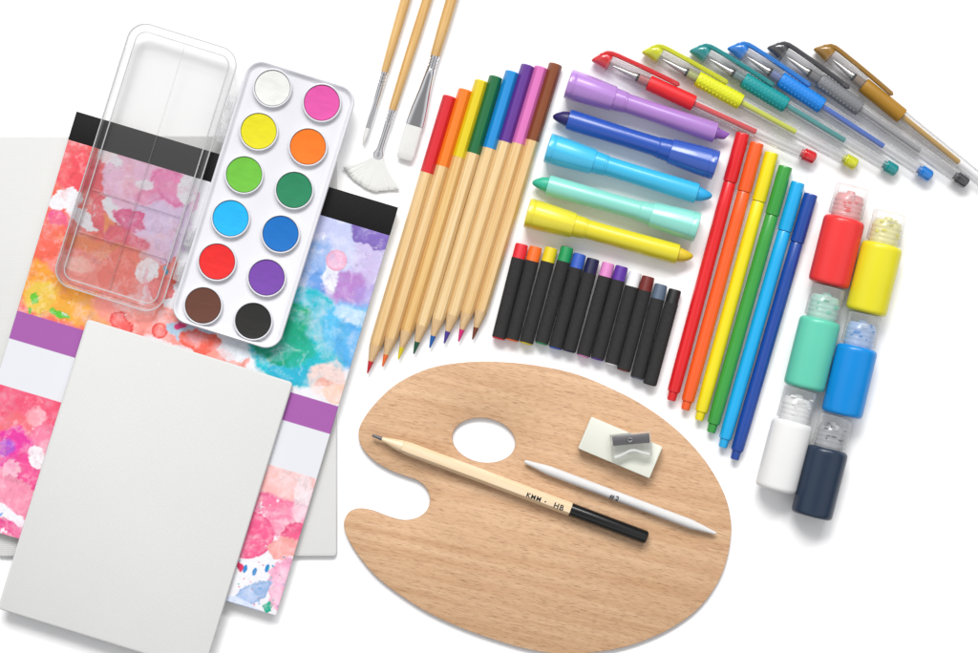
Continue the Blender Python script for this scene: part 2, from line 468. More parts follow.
    m3 = vv > 281.5; res[m3] = lower[m3]
    vein = np.exp(-(fbm(wx, wy, 22, 140, 4) / .012) ** 2)[:, None]      # thin drying lines of the washes
    ridge = 1 - np.abs(fbm(px + .6 * wx, py + .6 * wy, 26, 160, 6, .62)) * 14
    bloom = np.clip(ridge * .8 + fbm(px, py, 9, 171, 4, .7) * 2.4 - .25, -.6, .9)[:, None]
    chip = np.clip((fbm(wx, wy, 13, 201, 5, .62) - .29) * 40, 0, 1)[:, None]
    sat = res.max(1, keepdims=True) - res.min(1, keepdims=True)
    res = np.where(sat > .06, res + (0.86 - res) * np.clip(bloom, 0, 1) * .26, res)
    res = np.where(sat > .06, res + (L3((238, 238, 244)) - res) * chip * .9, res)
    res = np.where(sat > .06, res * 1.05 * (1 - .18 * vein) * (1 - .08 * np.clip(-bloom, 0, 1)), res)
    res[m1 & ~m2] = L3((167, 94, 171)) * (1 + 0.03 * gran[m1 & ~m2][:, None]); res[m2 & ~m3] = L3((229, 230, 235))
    fine = 1 + 0.16 * gran[:, None]
    k = (m1 & ~m3)[:, None]
    res = np.where(k, res, res * fine)
    return np.clip(res / ILL, 0.002, 0.9)

def build_cover():
    step = 0.8; strip = 29.0
    nu = int(PW / step); nv = int((PH - strip) / step)
    u = np.linspace(0, PW, nu + 1); v = np.linspace(strip, PH, nv + 1)
    U, V = np.meshgrid(u, v)
    ux, uy = math.cos(math.radians(pad_ang)), math.sin(math.radians(pad_ang))
    px = TL.x + U * ux - V * uy; py = TL.y + U * uy + V * ux
    c = art(px.ravel(), py.ravel())
    co = np.stack([(U - PW / 2).ravel(), (PH / 2 - V).ravel(), np.full(U.size, 7.7)], 1) * S
    idx = np.arange((nu + 1) * (nv + 1)).reshape(nv + 1, nu + 1)
    q = np.stack([idx[1:, :-1], idx[1:, 1:], idx[:-1, 1:], idx[:-1, :-1]], -1).reshape(-1, 4)
    # rim going down so that the cover has thickness
    edge = np.concatenate([idx[0, :], idx[1:, -1], idx[-1, -2::-1], idx[-2:0:-1, 0]])
    base = len(co); co2 = co[edge].copy(); co2[:, 2] = 6.95 * S
    co = np.vstack([co, co2]); c = np.vstack([c, c[edge]])
    n = len(edge); k = np.arange(n)
    q = np.vstack([q, np.stack([edge, np.roll(edge, -1), base + np.roll(k, -1), base + k], 1)])
    me = bpy.data.meshes.new('cover'); me.vertices.add(len(co)); me.vertices.foreach_set('co', co.ravel())
    me.loops.add(q.size); me.loops.foreach_set('vertex_index', q.ravel().astype(np.int32))
    me.polygons.add(len(q)); me.polygons.foreach_set('loop_start', (np.arange(len(q)) * 4).astype(np.int32))
    me.update(calc_edges=True); me.validate()
    ca = me.color_attributes.new('print', 'FLOAT_COLOR', 'POINT')
    rgba = np.ones((len(co), 4), np.float32); rgba[:, :3] = c
    ca.data.foreach_set('color', rgba.ravel())
    m = mat('printed_cover', (0.5, 0.5, 0.5), rough=0.55, bump=0.05, bscale=1500, spec=0.25)
    nt = m.node_tree; at = node(nt, 'ShaderNodeAttribute', attribute_name='print')
    nt.links.new(at.outputs['Color'], nt.nodes['Principled BSDF'].inputs['Base Color'])
    me.materials.append(m)
    o = bpy.data.objects.new('cover', me); C.objects.link(o); o.parent = pad
build_cover()
tape = mat('black_binding_cloth', col(27, 26, 27), rough=0.7, var=0.35, vscale=900, bump=0.25, bscale=1600, spec=0.2)
MB().prism([(-PW / 2 - .3, PH / 2 - 28.9), (PW / 2 + .3, PH / 2 - 28.9), (PW / 2 + .3, PH / 2 + .3), (-PW / 2 - .3, PH / 2 + .3)], 6.95, 8.0, 0.3).build('binding_tape', tape, pad)

# front canvas: top-left (88,321) top-right (291,384) bottom-left (0,608)
fa, fw = axis((87.5, 320.5), (291, 383.5))
fc = (Vector((291, 383.5)) + Vector((-0.5, 608))) / 2
canvas_board('small white canvas board on top, overlapping the lower part of the painted pad', fc.x, fc.y, fw, 300, fa, 13.15, 6.0)

# ---------------------------------------------------------------- paint box
Z_BOX = 13.2
box = thing('paint_box', 'open white watercolor paint box of twelve round pans with clear lid', 'paint box', 264, 204.5, 17.3, Z_BOX, Z_BOX + 8)
white_pl = mat('white_plastic', col(236, 236, 241), rough=0.3, var=0.01, spec=0.4, sss=0.0)
TW, TH = 113, 272
def rr(i, z, w=TW, h=TH, r=17): return r3(rrect(w, h, r, i, 10), z)
MB().loft([rr(3.5, 0), rr(2.2, .6), rr(0.5, 9), rr(0, 10.5), rr(0.3, 11.6), rr(1.2, 12.2), rr(2.4, 11.8), rr(3.4, 10.5), rr(5, 8.6), rr(6.2, 8.2)]).build('tray', white_pl, box, ang=50)
# holder groove at the head of the tray
cakes = [((-24.2, 117.0), 'transparent white', (232, 232, 229)), ((26.8, 117.0), 'magenta', (226, 84, 168)),
         ((0, 0), 'yellow', (230, 220, 20)), ((0, 0), 'orange', (250, 122, 26)), ((0, 0), 'light green', (112, 194, 62)), ((0, 0), 'dark green', (36, 134, 92)),
         ((0, 0), 'sky blue', (24, 182, 244)), ((0, 0), 'blue', (2, 112, 196)), ((0, 0), 'red', (238, 40, 40)), ((0, 0), 'purple', (122, 72, 172)),
         ((0, 0), 'brown', (104, 62, 48)), ((0, 0), 'black', (38, 37, 36))]
pan_c = [(272.7, 89.3), (321.6, 103.9), (259, 132), (307.8, 147.4), (244.6, 175), (294.2, 190.3), (231.3, 218.3), (280.7, 233.7), (217.8, 261.3), (266.9, 277), (204, 304.7), (253.6, 320)]
ca_, sa_ = math.cos(math.radians(17.3)), math.sin(math.radians(17.3))
for (px, py), (_, nm, c) in zip(pan_c, cakes):
    dx, dy = px - 264, py - 204.5
    x = dx * ca_ + dy * sa_; y = -(-dx * sa_ + dy * ca_)
    pn = MB().zlathe([(15, 8.3), (19.6, 8.3), (19.6, 11.9), (19.2, 12.6), (18.6, 12.8), (18.0, 12.4), (17.9, 8.9), (0, 8.9)], x, y).build('paint_pan', white_pl, box)
    pn['label'] = nm + ' paint pan'
    cm = mat('paint_cake', col(*c), rough=0.6, var=0.14, vscale=120, stretch=(1, 2.4, 1), bump=0.6, bscale=90, spec=0.3)
    MB().zlathe([(17.0, 9.0), (17.55, 9.4), (17.5, 11.2), (17.0, 11.6), (16.2, 11.5), (0, 11.35)], x, y).build('paint_cake', cm, pn)
lidm = clear('clear_lid_plastic', tint=(0.985, 0.985, 0.985), haze=0.055, edge=0.38, surf=(0.80, 0.80, 0.80), rough=0.09, power=2.0, gloss=.6)
def lr(i, z): return r3(rrect(TW, 274, 19, i, 10, cx=-122.5, cy=0.5), z)
b = MB()
b.loft([lr(1.8, 0.3), lr(0.6, 1.0), lr(0.0, 8.5), lr(0.5, 9.4), lr(1.6, 9.4), lr(2.2, 8.6), lr(2.9, 2.2), lr(7.2, 1.4), lr(7.8, 4.0), lr(8.4, 4.6), lr(9.1, 4.0), lr(9.7, 1.2)], cap0=False)
lid = b.build('lid', lidm, box, ang=30)
b = MB()
b.box(-122.9, -122.0, -126, 127, 1.3, 2.6, 0.2)
for y, dx in ((-36, 0), (-80, 0)):
    b.box(-168.5, -123.0, y - .5, y + .5, 1.3, 2.8, 0.2); b.box(-121.9, -77, y - .5, y + .5, 1.3, 2.8, 0.2)
b.build('lid_divider', lidm, lid)
rimm = clear('lid_edge_highlight', tint=(.9, .9, .9), haze=.62, edge=.3, surf=(.60, .60, .605), rough=.15, gloss=.8)  # thin grey rings added on the walls, painting in the lid's edge highlights
b = MB()
for i, z0, z1, w_ in ((0.0, 9.45, 10.2, 1.3), (7.6, 4.65, 5.4, 1.2)):
    b.prism(rrect(TW, 274, 19, i, 10, cx=-122.5, cy=.5), z0, z1, .25, holes=[rrect(TW, 274, 19, i + w_, 10, cx=-122.5, cy=.5)])
b.build('lid_rim_highlight', rimm, lid)
hm = clear('hinge_plastic', tint=(0.96, 0.96, 0.965), haze=0.25, edge=0.5, surf=(0.74, 0.74, 0.75), rough=0.15)
for y in (84, 56, -52, -88):
    b = MB(); b.prism(rrect(8, 20, 1.5, n=3, cx=-61, cy=y), 4, 8.6, .5)
    b.prism(rrect(4, 9, 1, n=3, cx=-61.5, cy=y), 8.7, 10, .3)
    b.build('hinge', hm, box)

# ---------------------------------------------------------------- brushes
hand_wood = wood('varnished_brush_wood', col(236, 196, 132), col(222, 172, 98), col(196, 140, 76), along=20, across=500, fleck=0.3, rough=0.3, coat=0.7)
bristle_m = mat('white_synthetic_bristle', col(232, 232, 229), rough=0.5, var=0.09, vscale=1, stretch=(60, 4200, 4200), bump=0.5, bscale=1.0, spec=0.4)
GB = 'artist brushes with natural wood handles'

def crimps(x0, r0, L_=12):
    pts = [(x0, r0 * 0.92), (x0 + .3, r0)]
    for k in range(3):
        x = x0 + 2 + k * L_ / 3
        pts += [(x, r0), (x + .7, r0 * 0.84), (x + 1.6, r0 * .84), (x + 2.3, r0)]
    return pts

# slim round brush: bristle tip at (362,145.5), axis up to (405,0) and beyond the frame
def brush_axis(tip, top): return axis(tip, top)
a, L_ = brush_axis((363, 145.5), (405.5, 0))
t = thing('paint_brush', 'thin round brush with a narrow pointed tip, the first brush beside the paint box', 'paint brush', 363, 145.5, a, 0.05, 5, GB)
cz = 5.2
MB().lathe([(0, 0), (1.0, .7), (6, 2.0), (12, 2.5), (20, 2.5)], cz).build('bristles', bristle_m, t)
MB().lathe([(18, 2.0), (18.2, 2.75), (40, 3.0), (60, 3.3)] + [(x, r) for x, r in crimps(62, 3.6, 11)] + [(76.4, 3.6), (76.5, 2)], cz).build('ferrule', chrome, t)
MB().lathe([(76, 3.2), (77, 3.7), (110, 4.6), (150, 5.1), (190, 5.0), (280, 3.2), (330, 2.4), (336, 1.4), (337, 0)], cz, segs=24).build('handle', hand_wood, t)

a, L_ = brush_axis((378.2, 154.5), (427, 0))
t = thing('paint_brush', 'fan brush with a wide spread of white bristles, the middle brush', 'paint brush', 378.2, 154.5, a, 0.05, 5, GB)
# fan outline in local coordinates
def loc(px, py, o=(378.2, 154.5), a=a):
    r = math.radians(a); dx, dy = px - o[0], py - o[1]
    return (dx * math.cos(r) + dy * math.sin(r), dx * math.sin(r) - dy * math.cos(r))
def fan_mesh():
    b = MB(); rim = spline([(342.5, 167.5), (347, 173), (352, 178.8), (358, 183.6), (364, 187.6), (373, 191.6), (380, 191.2), (387, 190.6), (394, 190.2), (400, 189.8)], 4, False)
    cx, cy = loc(381, 151)
    n = len(rim); rng = random.Random(3)
    N = 420
    for i in range(N):                                    # separate tapering tufts of hair
        f = (i + rng.uniform(-.5, .5)) / (N - 1) * (n - 1); f = min(max(f, 0), n - 1.001)
        j = int(f); k = f - j
        p = (rim[j][0] * (1 - k) + rim[j + 1][0] * k, rim[j][1] * (1 - k) + rim[j + 1][1] * k)
        q = loc(*p); d = Vector((q[0] - cx, q[1] - cy)); L = d.length * rng.uniform(.97, 1.0); d.normalize()
        side = (f / (n - 1) - .5) * 2
        z0 = 5 + rng.uniform(-1, 1) * .5; z1 = 2.6 + rng.uniform(-.7, .7)
        w0 = .45; w1 = .75; nn = Vector((-d.y, d.x))
        bend = -side * 2.6
        pts = []
        for s_ in (0.12, .3, .5, .7, .88, 1.0):
            c = Vector((cx, cy)) + d * (L * s_) + nn * (bend * math.sin(PI * s_))
            w = (w0 + (w1 - w0) * s_) * (1 if s_ < .95 else .25)
            pts.append((c, w, z0 + (z1 - z0) * s_))
        rings = []
        for c, w, z in pts:
            rings.append([(c.x + nn.x * w * math.cos(A), c.y + nn.y * w * math.cos(A), z + .45 * math.sin(A)) for A in (0, PI / 2, PI, 3 * PI / 2)])
        b.loft(rings)
    return b
hair = mat('fan_bristle', col(233, 233, 230), rough=0.5, var=0.05, spec=0.4)
fan_mesh().build('bristles', hair, t, ang=80)
b = MB(); P = []
rings = []
for x, ry, rz in ((-4.5, 1.2, .6), (-4.0, 3.4, 1.2), (-2.0, 5.0, 1.7), (1.0, 5.4, 2.0), (3.5, 4.2, 2.6), (6, 3.4, 3.0), (20, 3.2, 3.2), (30, 3.5, 3.5)):
    rings.append([(x, ry * math.cos(2 * PI * k / 24), 5 + rz * math.sin(2 * PI * k / 24)) for k in range(24)])
for x, r in crimps(32, 3.9, 11) + [(46.6, 3.9), (46.7, 3)]:
    rings.append([(x, r * math.cos(2 * PI * k / 24), 5 + r * math.sin(2 * PI * k / 24)) for k in range(24)])
b.loft(rings).build('ferrule', chrome, t)
MB().lathe([(46.3, 3.4), (47.5, 4.0), (90, 4.7), (130, 5.0), (170, 4.9), (260, 3.6), (330, 2.6), (338, 1.5), (340, 0)], 5, segs=24).build('handle', hand_wood, t)

a, L_ = brush_axis((404.8, 158.5), (451.5, 0))
t = thing('paint_brush', 'flat brush with broad square bristles in a flared silver ferrule, nearest the colored pencils', 'paint brush', 404.8, 158.5, a, 0.05, 5, GB)
def flat_rings(spec, cz=5.6, n=28, e=3.0):
    out = []
    for x, ry, rz in spec:
        rr_ = []
        for k in range(n):
            A = 2 * PI * k / n; c, s_ = math.cos(A), math.sin(A)
            p = 2.0 / e
            rr_.append((x, ry * math.copysign(abs(c) ** p, c), cz + rz * math.copysign(abs(s_) ** p, s_)))
        out.append(rr_)
    return out
MB().loft(flat_rings([(-1, 6.8, .7), (0, 8.2, 1.2), (6, 8.8, 1.9), (20, 8.7, 2.2), (36, 8.6, 2.4)])).build('bristles', bristle_m, t)
rings = flat_rings([(34, 8.9, 2.6), (34.3, 9.2, 2.9), (40, 9.0, 3.0), (52, 8.2, 3.4)]) + flat_rings([(70, 6.2, 4.3), (86, 5.1, 4.8)], e=2.6) + flat_rings([(92, 4.9, 4.9)], e=2)
rings += [[(x, r * math.cos(2 * PI * k / 28), 5.6 + r * math.sin(2 * PI * k / 28)) for k in range(28)] for x, r in crimps(93, 4.9, 10) + [(106.6, 4.9), (106.8, 3)]]
MB().loft(rings).build('ferrule', chrome, t)
MB().lathe([(106.3, 4.2), (107.6, 4.9), (140, 5.7), (180, 5.9), (220, 5.6), (300, 3.9), (350, 3.0), (358, 1.6), (360, 0)], 5.6, segs=24).build('handle', hand_wood, t)

# ---------------------------------------------------------------- coloured pencils
def hexshape(round_=0.55):
    def f(a):                               # distance to a hexagon lying on a flat, softened towards a circle
        k = (a) % (PI / 3) - PI / 6
        h = math.cos(PI / 6) / math.cos(k)
        return h * (1 - round_) + round_ * 0.93
    return f
pencil_woods = [wood('pencil_timber', col(*ca), col(*cb), col(206, 158, 100), along=14, across=600, fleck=0.25, rough=0.45, coat=0.25, flecksc=(90, 2600))
                for ca, cb in (((244, 212, 160), (230, 186, 120)), ((240, 202, 136), (226, 176, 102)), ((246, 220, 172), (236, 196, 132)))]
shaved = wood('shaved_timber', col(230, 198, 152), col(218, 178, 128), col(190, 146, 98), along=30, across=900, fleck=0.3, rough=0.7)
pcs = [('red', (222, 28, 42), (200, 30, 44), (449.6, 96.6), (367.4, 373.4)), ('orange', (252, 128, 28), (240, 110, 40), (465.3, 90), (382.5, 366.8)),
       ('yellow', (232, 208, 22), (228, 206, 20), (481.6, 81), (398.4, 359.5)), ('green', (0, 108, 58), (8, 84, 56), (496, 77), (413.7, 354)),
       ('blue', (20, 144, 218), (20, 96, 176), (512.2, 72), (429.7, 348)), ('purple', (98, 48, 148), (72, 52, 150), (527.9, 65.6), (444.2, 343.6)),
       ('pink', (226, 118, 190), (216, 34, 120), (541.2, 67.4), (458.5, 341.6)), ('brown', (134, 68, 28), (120, 58, 34), (555.7, 64.4), (472.5, 339.6))]
for i, (nm, c, c2, top, tip) in enumerate(pcs):
    a, L = axis(tip, top)
    t = thing('colored_pencil', f'natural wood pencil with a {nm} painted end and {nm} point', 'colored pencil', tip[0], tip[1], a, 0.05, 5.5, 'colored pencils fanned out in a row')
    R = 6.85; cz = R * .9; sh = hexshape(.3); wm = pencil_woods[(0, 0, 1, 2, 2, 2, 0, 0)[i]]
    pm = mat('pencil_paint', col(*c), rough=0.42, coat=0.15, var=0.03)
    lm = mat('colour_lead', col(*c2), rough=0.6, var=0.1, vscale=300)
    pl = 80
    MB().lathe([(27, R * .86), (34, R), (L - pl, R)], cz, shape=sh, segs=48).build('barrel', wm, t)
    MB().lathe([(12.5, 2.75), (27.0, R * .86), (29.5, R * .9)], cz, segs=48).build('sharpened_wood', shaved, t)
    MB().lathe([(0, 0), (0.3, .6), (1, .85), (12.6, 2.85)], cz, segs=16).build('lead', lm, t)
    MB().lathe([(L - pl, R * .8), (L - pl, R + .12), (L - 1.2, R + .12), (L - .3, R - .6), (L, R - 1.5), (L, 0)], cz, shape=sh, segs=48).build('painted_end', pm, t)

# ---------------------------------------------------------------- gel crayons with caps
gcs = [('purple', (178, 130, 206), (150, 96, 186), (567.5, 83.4), (714.7, 132.4), 'chisel', None, 'translucent purple barrel and a chisel tip'),
       ('blue', (36, 84, 182), (34, 24, 96), (716.5, 165.6), (569.2, 119.3), 'bullet', None, 'royal blue barrel and a dark navy tip'),
       ('sky', (62, 192, 236), (40, 174, 232), (547, 147.6), (696, 193), 'bullet', None, 'sky blue barrel and blue tip'),
       ('mint', (142, 222, 206), (52, 184, 150), (697.9, 227.6), (548.7, 185), 'bullet', (70, 196, 90), 'pale mint green barrel and green tip'),
       ('yellow', (234, 220, 44), (226, 196, 44), (526.7, 212.5), (676.9, 253.9), 'bullet', None, 'bright yellow barrel and amber yellow tip')]
for nm, c, c2, p, q, tipk, _, lab in gcs:
    a, L = axis(p, q)
    t = thing('gel_crayon', f'chunky capped crayon with {lab}', 'crayon', p[0], p[1], a, 0.3, 12, 'chunky capped crayons', tilt=0.028)
    bodym = mat('crayon_body_plastic', col(*c), rough=0.34, coat=0.3, var=0.03, coatr=0.12)
    capm = mat('crayon_cap_plastic', tuple(min(.9, v * 1.08 + .012) for v in col(*c)), rough=0.28, coat=0.45, var=0.03, coatr=0.1)
    tm = mat('crayon_wax', col(*c2), rough=0.45, var=0.08, vscale=250)
    cz = 14.7
    def ridged(a_): return 1.0 + 0.035 * (1 - abs(math.sin(a_ * 4)) ** .6)
    MB().lathe([(0.6, 0), (0.6, 12.2), (0.2, 12.8), (0, 13.4), (.3, 14.2), (1.2, 14.5), (6, 14.4), (6.4, 14.15), (7, 14.1), (7.3, 14.4), (20, 13.9), (47, 12.3), (48, 11.9), (48.3, 11.0), (48.3, 8)], cz, segs=60, shape=ridged).build('cap', capm, t)
    MB().lathe([(48, 9), (48.2, 11.1), (49.2, 11.2), (59, 10.6), (59.5, 10.2), (60.2, 10.2), (60.5, 10.4), (61.5, 10.1), (62, 8)], cz, segs=48).build('collar', bodym, t)
    MB().lathe([(61.4, 9), (61.5, 9.7), (66, 9.7), (90, 9.6), (L - 1.5, 10.3), (L - .4, 10.0), (L, 9.2), (L, 4)], cz, segs=48).build('barrel', bodym, t)
    b = MB()
    if tipk == 'bullet':
        b.lathe([(L - .5, 7.3), (L + 1, 7.4), (L + 7, 6.2), (L + 12, 3.9), (L + 14.5, 2.2), (L + 15.5, 0)], cz, segs=32)
        for v in b.bm.verts:
            if v.co.x > L + 6: v.co.y += (v.co.x - L - 6) * 0.18
    else:
        ring = lambda x, w, h, dy: [(x, dy + w * math.cos(2 * PI * k / 24), cz + h * math.sin(2 * PI * k / 24)) for k in range(24)]
        b.loft([ring(L - .5, 6.2, 6.2, 0), ring(L + 2, 6.2, 6.2, 0), ring(L + 3, 5.2, 5.2, 0), ring(L + 10, 4.2, 3.6, 0), ring(L + 12, 3.6, 2.2, .4)])
        for v in b.bm.verts:
            if v.co.x > L + 9: v.co.x += v.co.y * 0.5
    b.build('tip', tm, t)

# ---------------------------------------------------------------- oil pastels
wrap = mat('black_paper_wrap', col(56, 55, 55), rough=0.9, var=0.25, vscale=500, bump=0.35, bscale=1400, spec=0.12)
ops = [('red', (232, 38, 52), (522, 244), (498.4, 339)), ('orange', (250, 110, 28), (535.9, 246.7), (511.8, 340.7)), ('yellow', (230, 208, 26), (551.5, 247.6), (526, 344)),
       ('green', (0, 150, 84), (567.5, 247), (541.2, 344)), ('medium blue', (50, 92, 192), (580, 253.8), (555.2, 348.8)), ('navy blue', (14, 20, 68), (593.4, 258.7), (568.7, 351.8)),
       ('pink', (224, 136, 200), (608.6, 263), (582.9, 356.7)), ('purple', (92, 42, 158), (622, 266.3), (597, 359.8)), ('white', (240, 241, 243), (635.6, 272), (611, 365)),
       ('dark red', (112, 26, 20), (648.5, 276.5), (623.3, 370.9)), ('slate grey', (90, 106, 128), (661.3, 284.4), (636.8, 378.7)), ('black', (24, 24, 26), (675.2, 289.5), (649.5, 385))]
rng = random.Random(5)
for nm, c, top, bot in ops:
    a, L = axis(top, bot)
    t = thing('oil_pastel', f'{nm} oil pastel stick in a black paper sleeve', 'oil pastel', top[0], top[1], a, 0.05, 6.5, 'oil pastels lined up side by side')
    R = 6.85; cm = mat('pastel_wax', col(*c), rough=0.5, var=0.1, vscale=220, bump=0.25, bscale=500)
    j = rng.uniform(-.5, .5)
    MB().lathe([(0, 0), (0, R - 1.6), (.5, R - .7), (1.8, R - .35), (L - 1, R - .3), (L - .2, R - 1), (L, 0)], R + .1, segs=36).build('stick', cm, t)
    MB().lathe([(14.6 + j, R - .28), (14.6 + j, R), (L - 1.6, R + .02), (L - 1.6, R - .25)], R + .1, segs=36).build('paper_sleeve', wrap, t)

# ---------------------------------------------------------------- felt tip markers
fms = [('red', (232, 26, 34), (742.8, 133.4), (671.2, 400)), ('orange', (252, 98, 32), (757.2, 143), (685.2, 409.4)), ('yellow', (246, 228, 14), (771.8, 152.8), (699, 419.8)),
       ('green', (56, 160, 62), (785.6, 166.6), (711, 432)), ('sky blue', (14, 176, 238), (798.2, 182.6), (722.6, 447)), ('dark blue', (18, 70, 160), (811, 194.2), (734.6, 459))]
for nm, c, top, bot in fms:
    a, L = axis(top, bot)
    t = thing('felt_tip_marker', f'slim {nm} felt tip marker with matching cap on', 'marker', top[0], top[1], a, 0.05, 7, 'slim felt tip markers in a row')
    pm = mat('marker_plastic', col(*c), rough=0.35, coat=0.35, var=0.02)
    R = 7.1
    def oct_(a_): return 1 - 0.012 * abs(math.sin(a_ * 4))
    MB().lathe([(1.0, 0), (1.0, 5.4), (.6, 5.9), (.2, 6.3), (0, 6.5), (.4, 6.85), (1.6, 7.0), (49, R), (50, R - .25), (50.2, R - .8), (50.2, 5)], R, segs=48).build('cap', pm, t)
    MB().lathe([(50.6, 5.0), (50.7, 6.1), (51.6, 6.5), (80, 6.75), (L - 40, 6.75), (L - 11, 6.4), (L - 9.2, 5.9), (L - 8.8, 4)], R, segs=48).build('barrel', pm, t)
    MB().lathe([(L - 10, 4.2), (L - 8.7, 4.7), (L - 8.2, 4.9), (L - 7.2, 4.6), (L - 1.6, 4.5), (L - .4, 4.0), (L, 3.0), (L, 0)], R, segs=36).build('end_plug', pm, t)

# ---------------------------------------------------------------- gel pens
clear_barrel = clear('clear_pen_barrel', tint=(0.965, 0.965, 0.97), haze=0.10, edge=0.65, surf=(0.60, 0.60, 0.61), rough=0.2, power=1.4, gloss=.5)
clear_cap = clear('clear_pen_cap', tint=(0.97, 0.97, 0.975), haze=0.06, edge=0.7, surf=(0.64, 0.64, 0.65), rough=0.16, power=2.3, gloss=.35)
gps = [('red', (230, 34, 42), (230, 34, 42), (595, 57.8), (814.5, 158.8), False, 176), ('lime yellow', (222, 226, 30), (216, 224, 30), (645.5, 50), (856, 165), True, 170),
       ('teal', (10, 150, 152), (0, 148, 146), (693, 49), (896, 171.6), True, 176), ('blue', (22, 132, 224), (14, 96, 200), (731, 46.5), (930.5, 177), True, 181),
       ('grey', (124, 126, 130), (160, 160, 162), (771, 46), (966.5, 183.5), True, 181), ('gold', (168, 122, 30), (196, 150, 30), (817.5, 47.5), (1004, 199), False, 181)]
for k, (nm, c, cr, p, q, dimple, rl) in enumerate(gps):
    a, L = axis(p, q)
    lab = {'red': 'red gel pen with smooth grip, lowest of the fanned gel pens', 'lime yellow': 'lime yellow gel pen between the red and teal gel pens',
           'teal': 'teal green gel pen with dimpled grip and clear barrel', 'blue': 'bright blue gel pen between the teal and grey gel pens',
           'grey': 'metallic grey gel pen with black clip and dark end plug', 'gold': 'metallic gold gel pen, topmost and rightmost of the gel pens'}[nm]
    t = thing('gel_pen', lab, 'pen', p[0], p[1], a, 0.05, 8.5, 'gel pens fanned side by side')
    cz = 8.6
    gm = mat('rubber_grip', col(*c), rough=0.5, var=0.05, vscale=200, spec=0.4)
    rm = mat('refill_ink', col(*cr), rough=0.3, coat=0.6, var=0.02)
    ccol = col(*(c if nm != 'grey' else (70, 70, 75)))
    cm = clear('tinted_cap_plastic', tint=tuple(.15 + .85 * v for v in ccol), haze=.66, edge=.3, surf=tuple(min(.9, v * 1.12 + .02) for v in ccol), rough=0.12, power=1.5, gloss=.9)
    em = mat('end_plug_plastic', tuple(v * (.85) for v in ccol), rough=0.12, coat=1.0, var=0.25, vscale=500, coatr=0.03)
    # cap: clear sleeve, coloured slanted head, side clip
    cap = MB().lathe([(13.5, 7.0), (14, 8.0), (30, 8.2), (57.6, 8.5), (58, 8.3)], cz, segs=36).build('cap', clear_cap, t)
    ring = lambda x, yc, ry, rz: [(x, yc + ry * math.cos(2 * PI * i / 24), cz + rz * math.sin(2 * PI * i / 24)) for i in range(24)]
    MB().loft([ring(-2.0, -2.9, 1.3, 2.6), ring(-.8, -2.2, 2.6, 4.4), ring(2, -.3, 4.9, 6), ring(6, 2.4, 7.8, 7.2), ring(9.5, 3.0, 8.9, 7.6), ring(13.5, 2.2, 8.6, 7.6), ring(15.5, 1.4, 8.0, 7.4), ring(16.2, 1.2, 6, 6)]).build('cap_head', cm, cap)
    path = [(3, 4.0, 3.2), (8, 8.8, 3.9), (13, 10.6, 3.9), (20, 11.1, 3.8), (40, 11.2, 3.6), (60, 11.0, 3.4), (78, 10.6, 3.1), (86, 10.3, 2.5), (88, 10.2, 1.0)]
    b = MB(); rings = []
    for i, (x, y, hz) in enumerate(path):
        w = 2.5 if i < len(path) - 1 else .7
        sec = []
        for j in range(12):
            A = 2 * PI * j / 12
            sec.append((x, y + w * math.copysign(abs(math.cos(A)) ** .6, math.cos(A)), cz + 2.2 + hz * math.copysign(abs(math.sin(A)) ** .6, math.sin(A))))
        rings.append(sec)
    b.loft(rings).build('clip', cm, cap)
    MB().lathe([(19, 0), (19.3, .7), (24, 1.3), (26, 2.0), (42, 3.6), (43, 4.1), (45.5, 4.2)], cz, segs=24).build('metal_nib', nibm, t)
    MB().lathe([(45.6, 3.5), (45.8, 4.4), (47.6, 4.4), (47.8, 3.6)], cz, segs=24).build('nib_ring', black_gloss, t)
    MB().lathe([(47.8, 3.4), (48, 4.9), (58.5, 5.2), (58.8, 4)], cz, segs=24).build('nib_holder', clear('tinted_holder', tint=tuple(.3 + .7 * v for v in ccol), haze=.35, edge=.4, surf=tuple(.35 + .5 * v for v in ccol)), t)
    b = MB().lathe([(58.6, 6), (58.8, 7.6), (59.8, 7.9), (72, 7.9), (90, 8.0), (107, 8.0), (108.4, 7.8), (108.7, 6)], cz, segs=40)
    if dimple:
        for row in range(12):
            A = 2 * PI * row / 12 + .26
            for n_ in range(11):
                x = 63 + n_ * 4.1
                b.blob((x, 7.75 * math.cos(A), cz + 7.75 * math.sin(A)), (1.25, .8 if abs(math.sin(A)) < .7 else 1.2, .7 if abs(math.sin(A)) > .7 else 1.1))
    b.build('grip', gm, t)
    MB().lathe([(48, 2.9), (rl, 2.9), (rl + .8, 2.5), (rl + 1, 0)], cz, segs=20).build('refill', rm, t)
    MB().lathe([(109, 5), (109, 6.3), (112, 6.4), (L - 14, 6.4), (L - 13.5, 6.2)], cz, segs=36).build('barrel', clear_barrel, t)
    MB().lathe([(L - 16, 0), (L - 16, 4.2), (L - 13.2, 4.4), (L - 13, 6.4), (L - 11, 6.5), (L - 10.6, 6.0), (L - 10, 6.5), (L - 3, 6.5), (L - 1, 5.8), (L, 4.4), (L, 0)], cz, segs=36).build('end_plug', em, t)

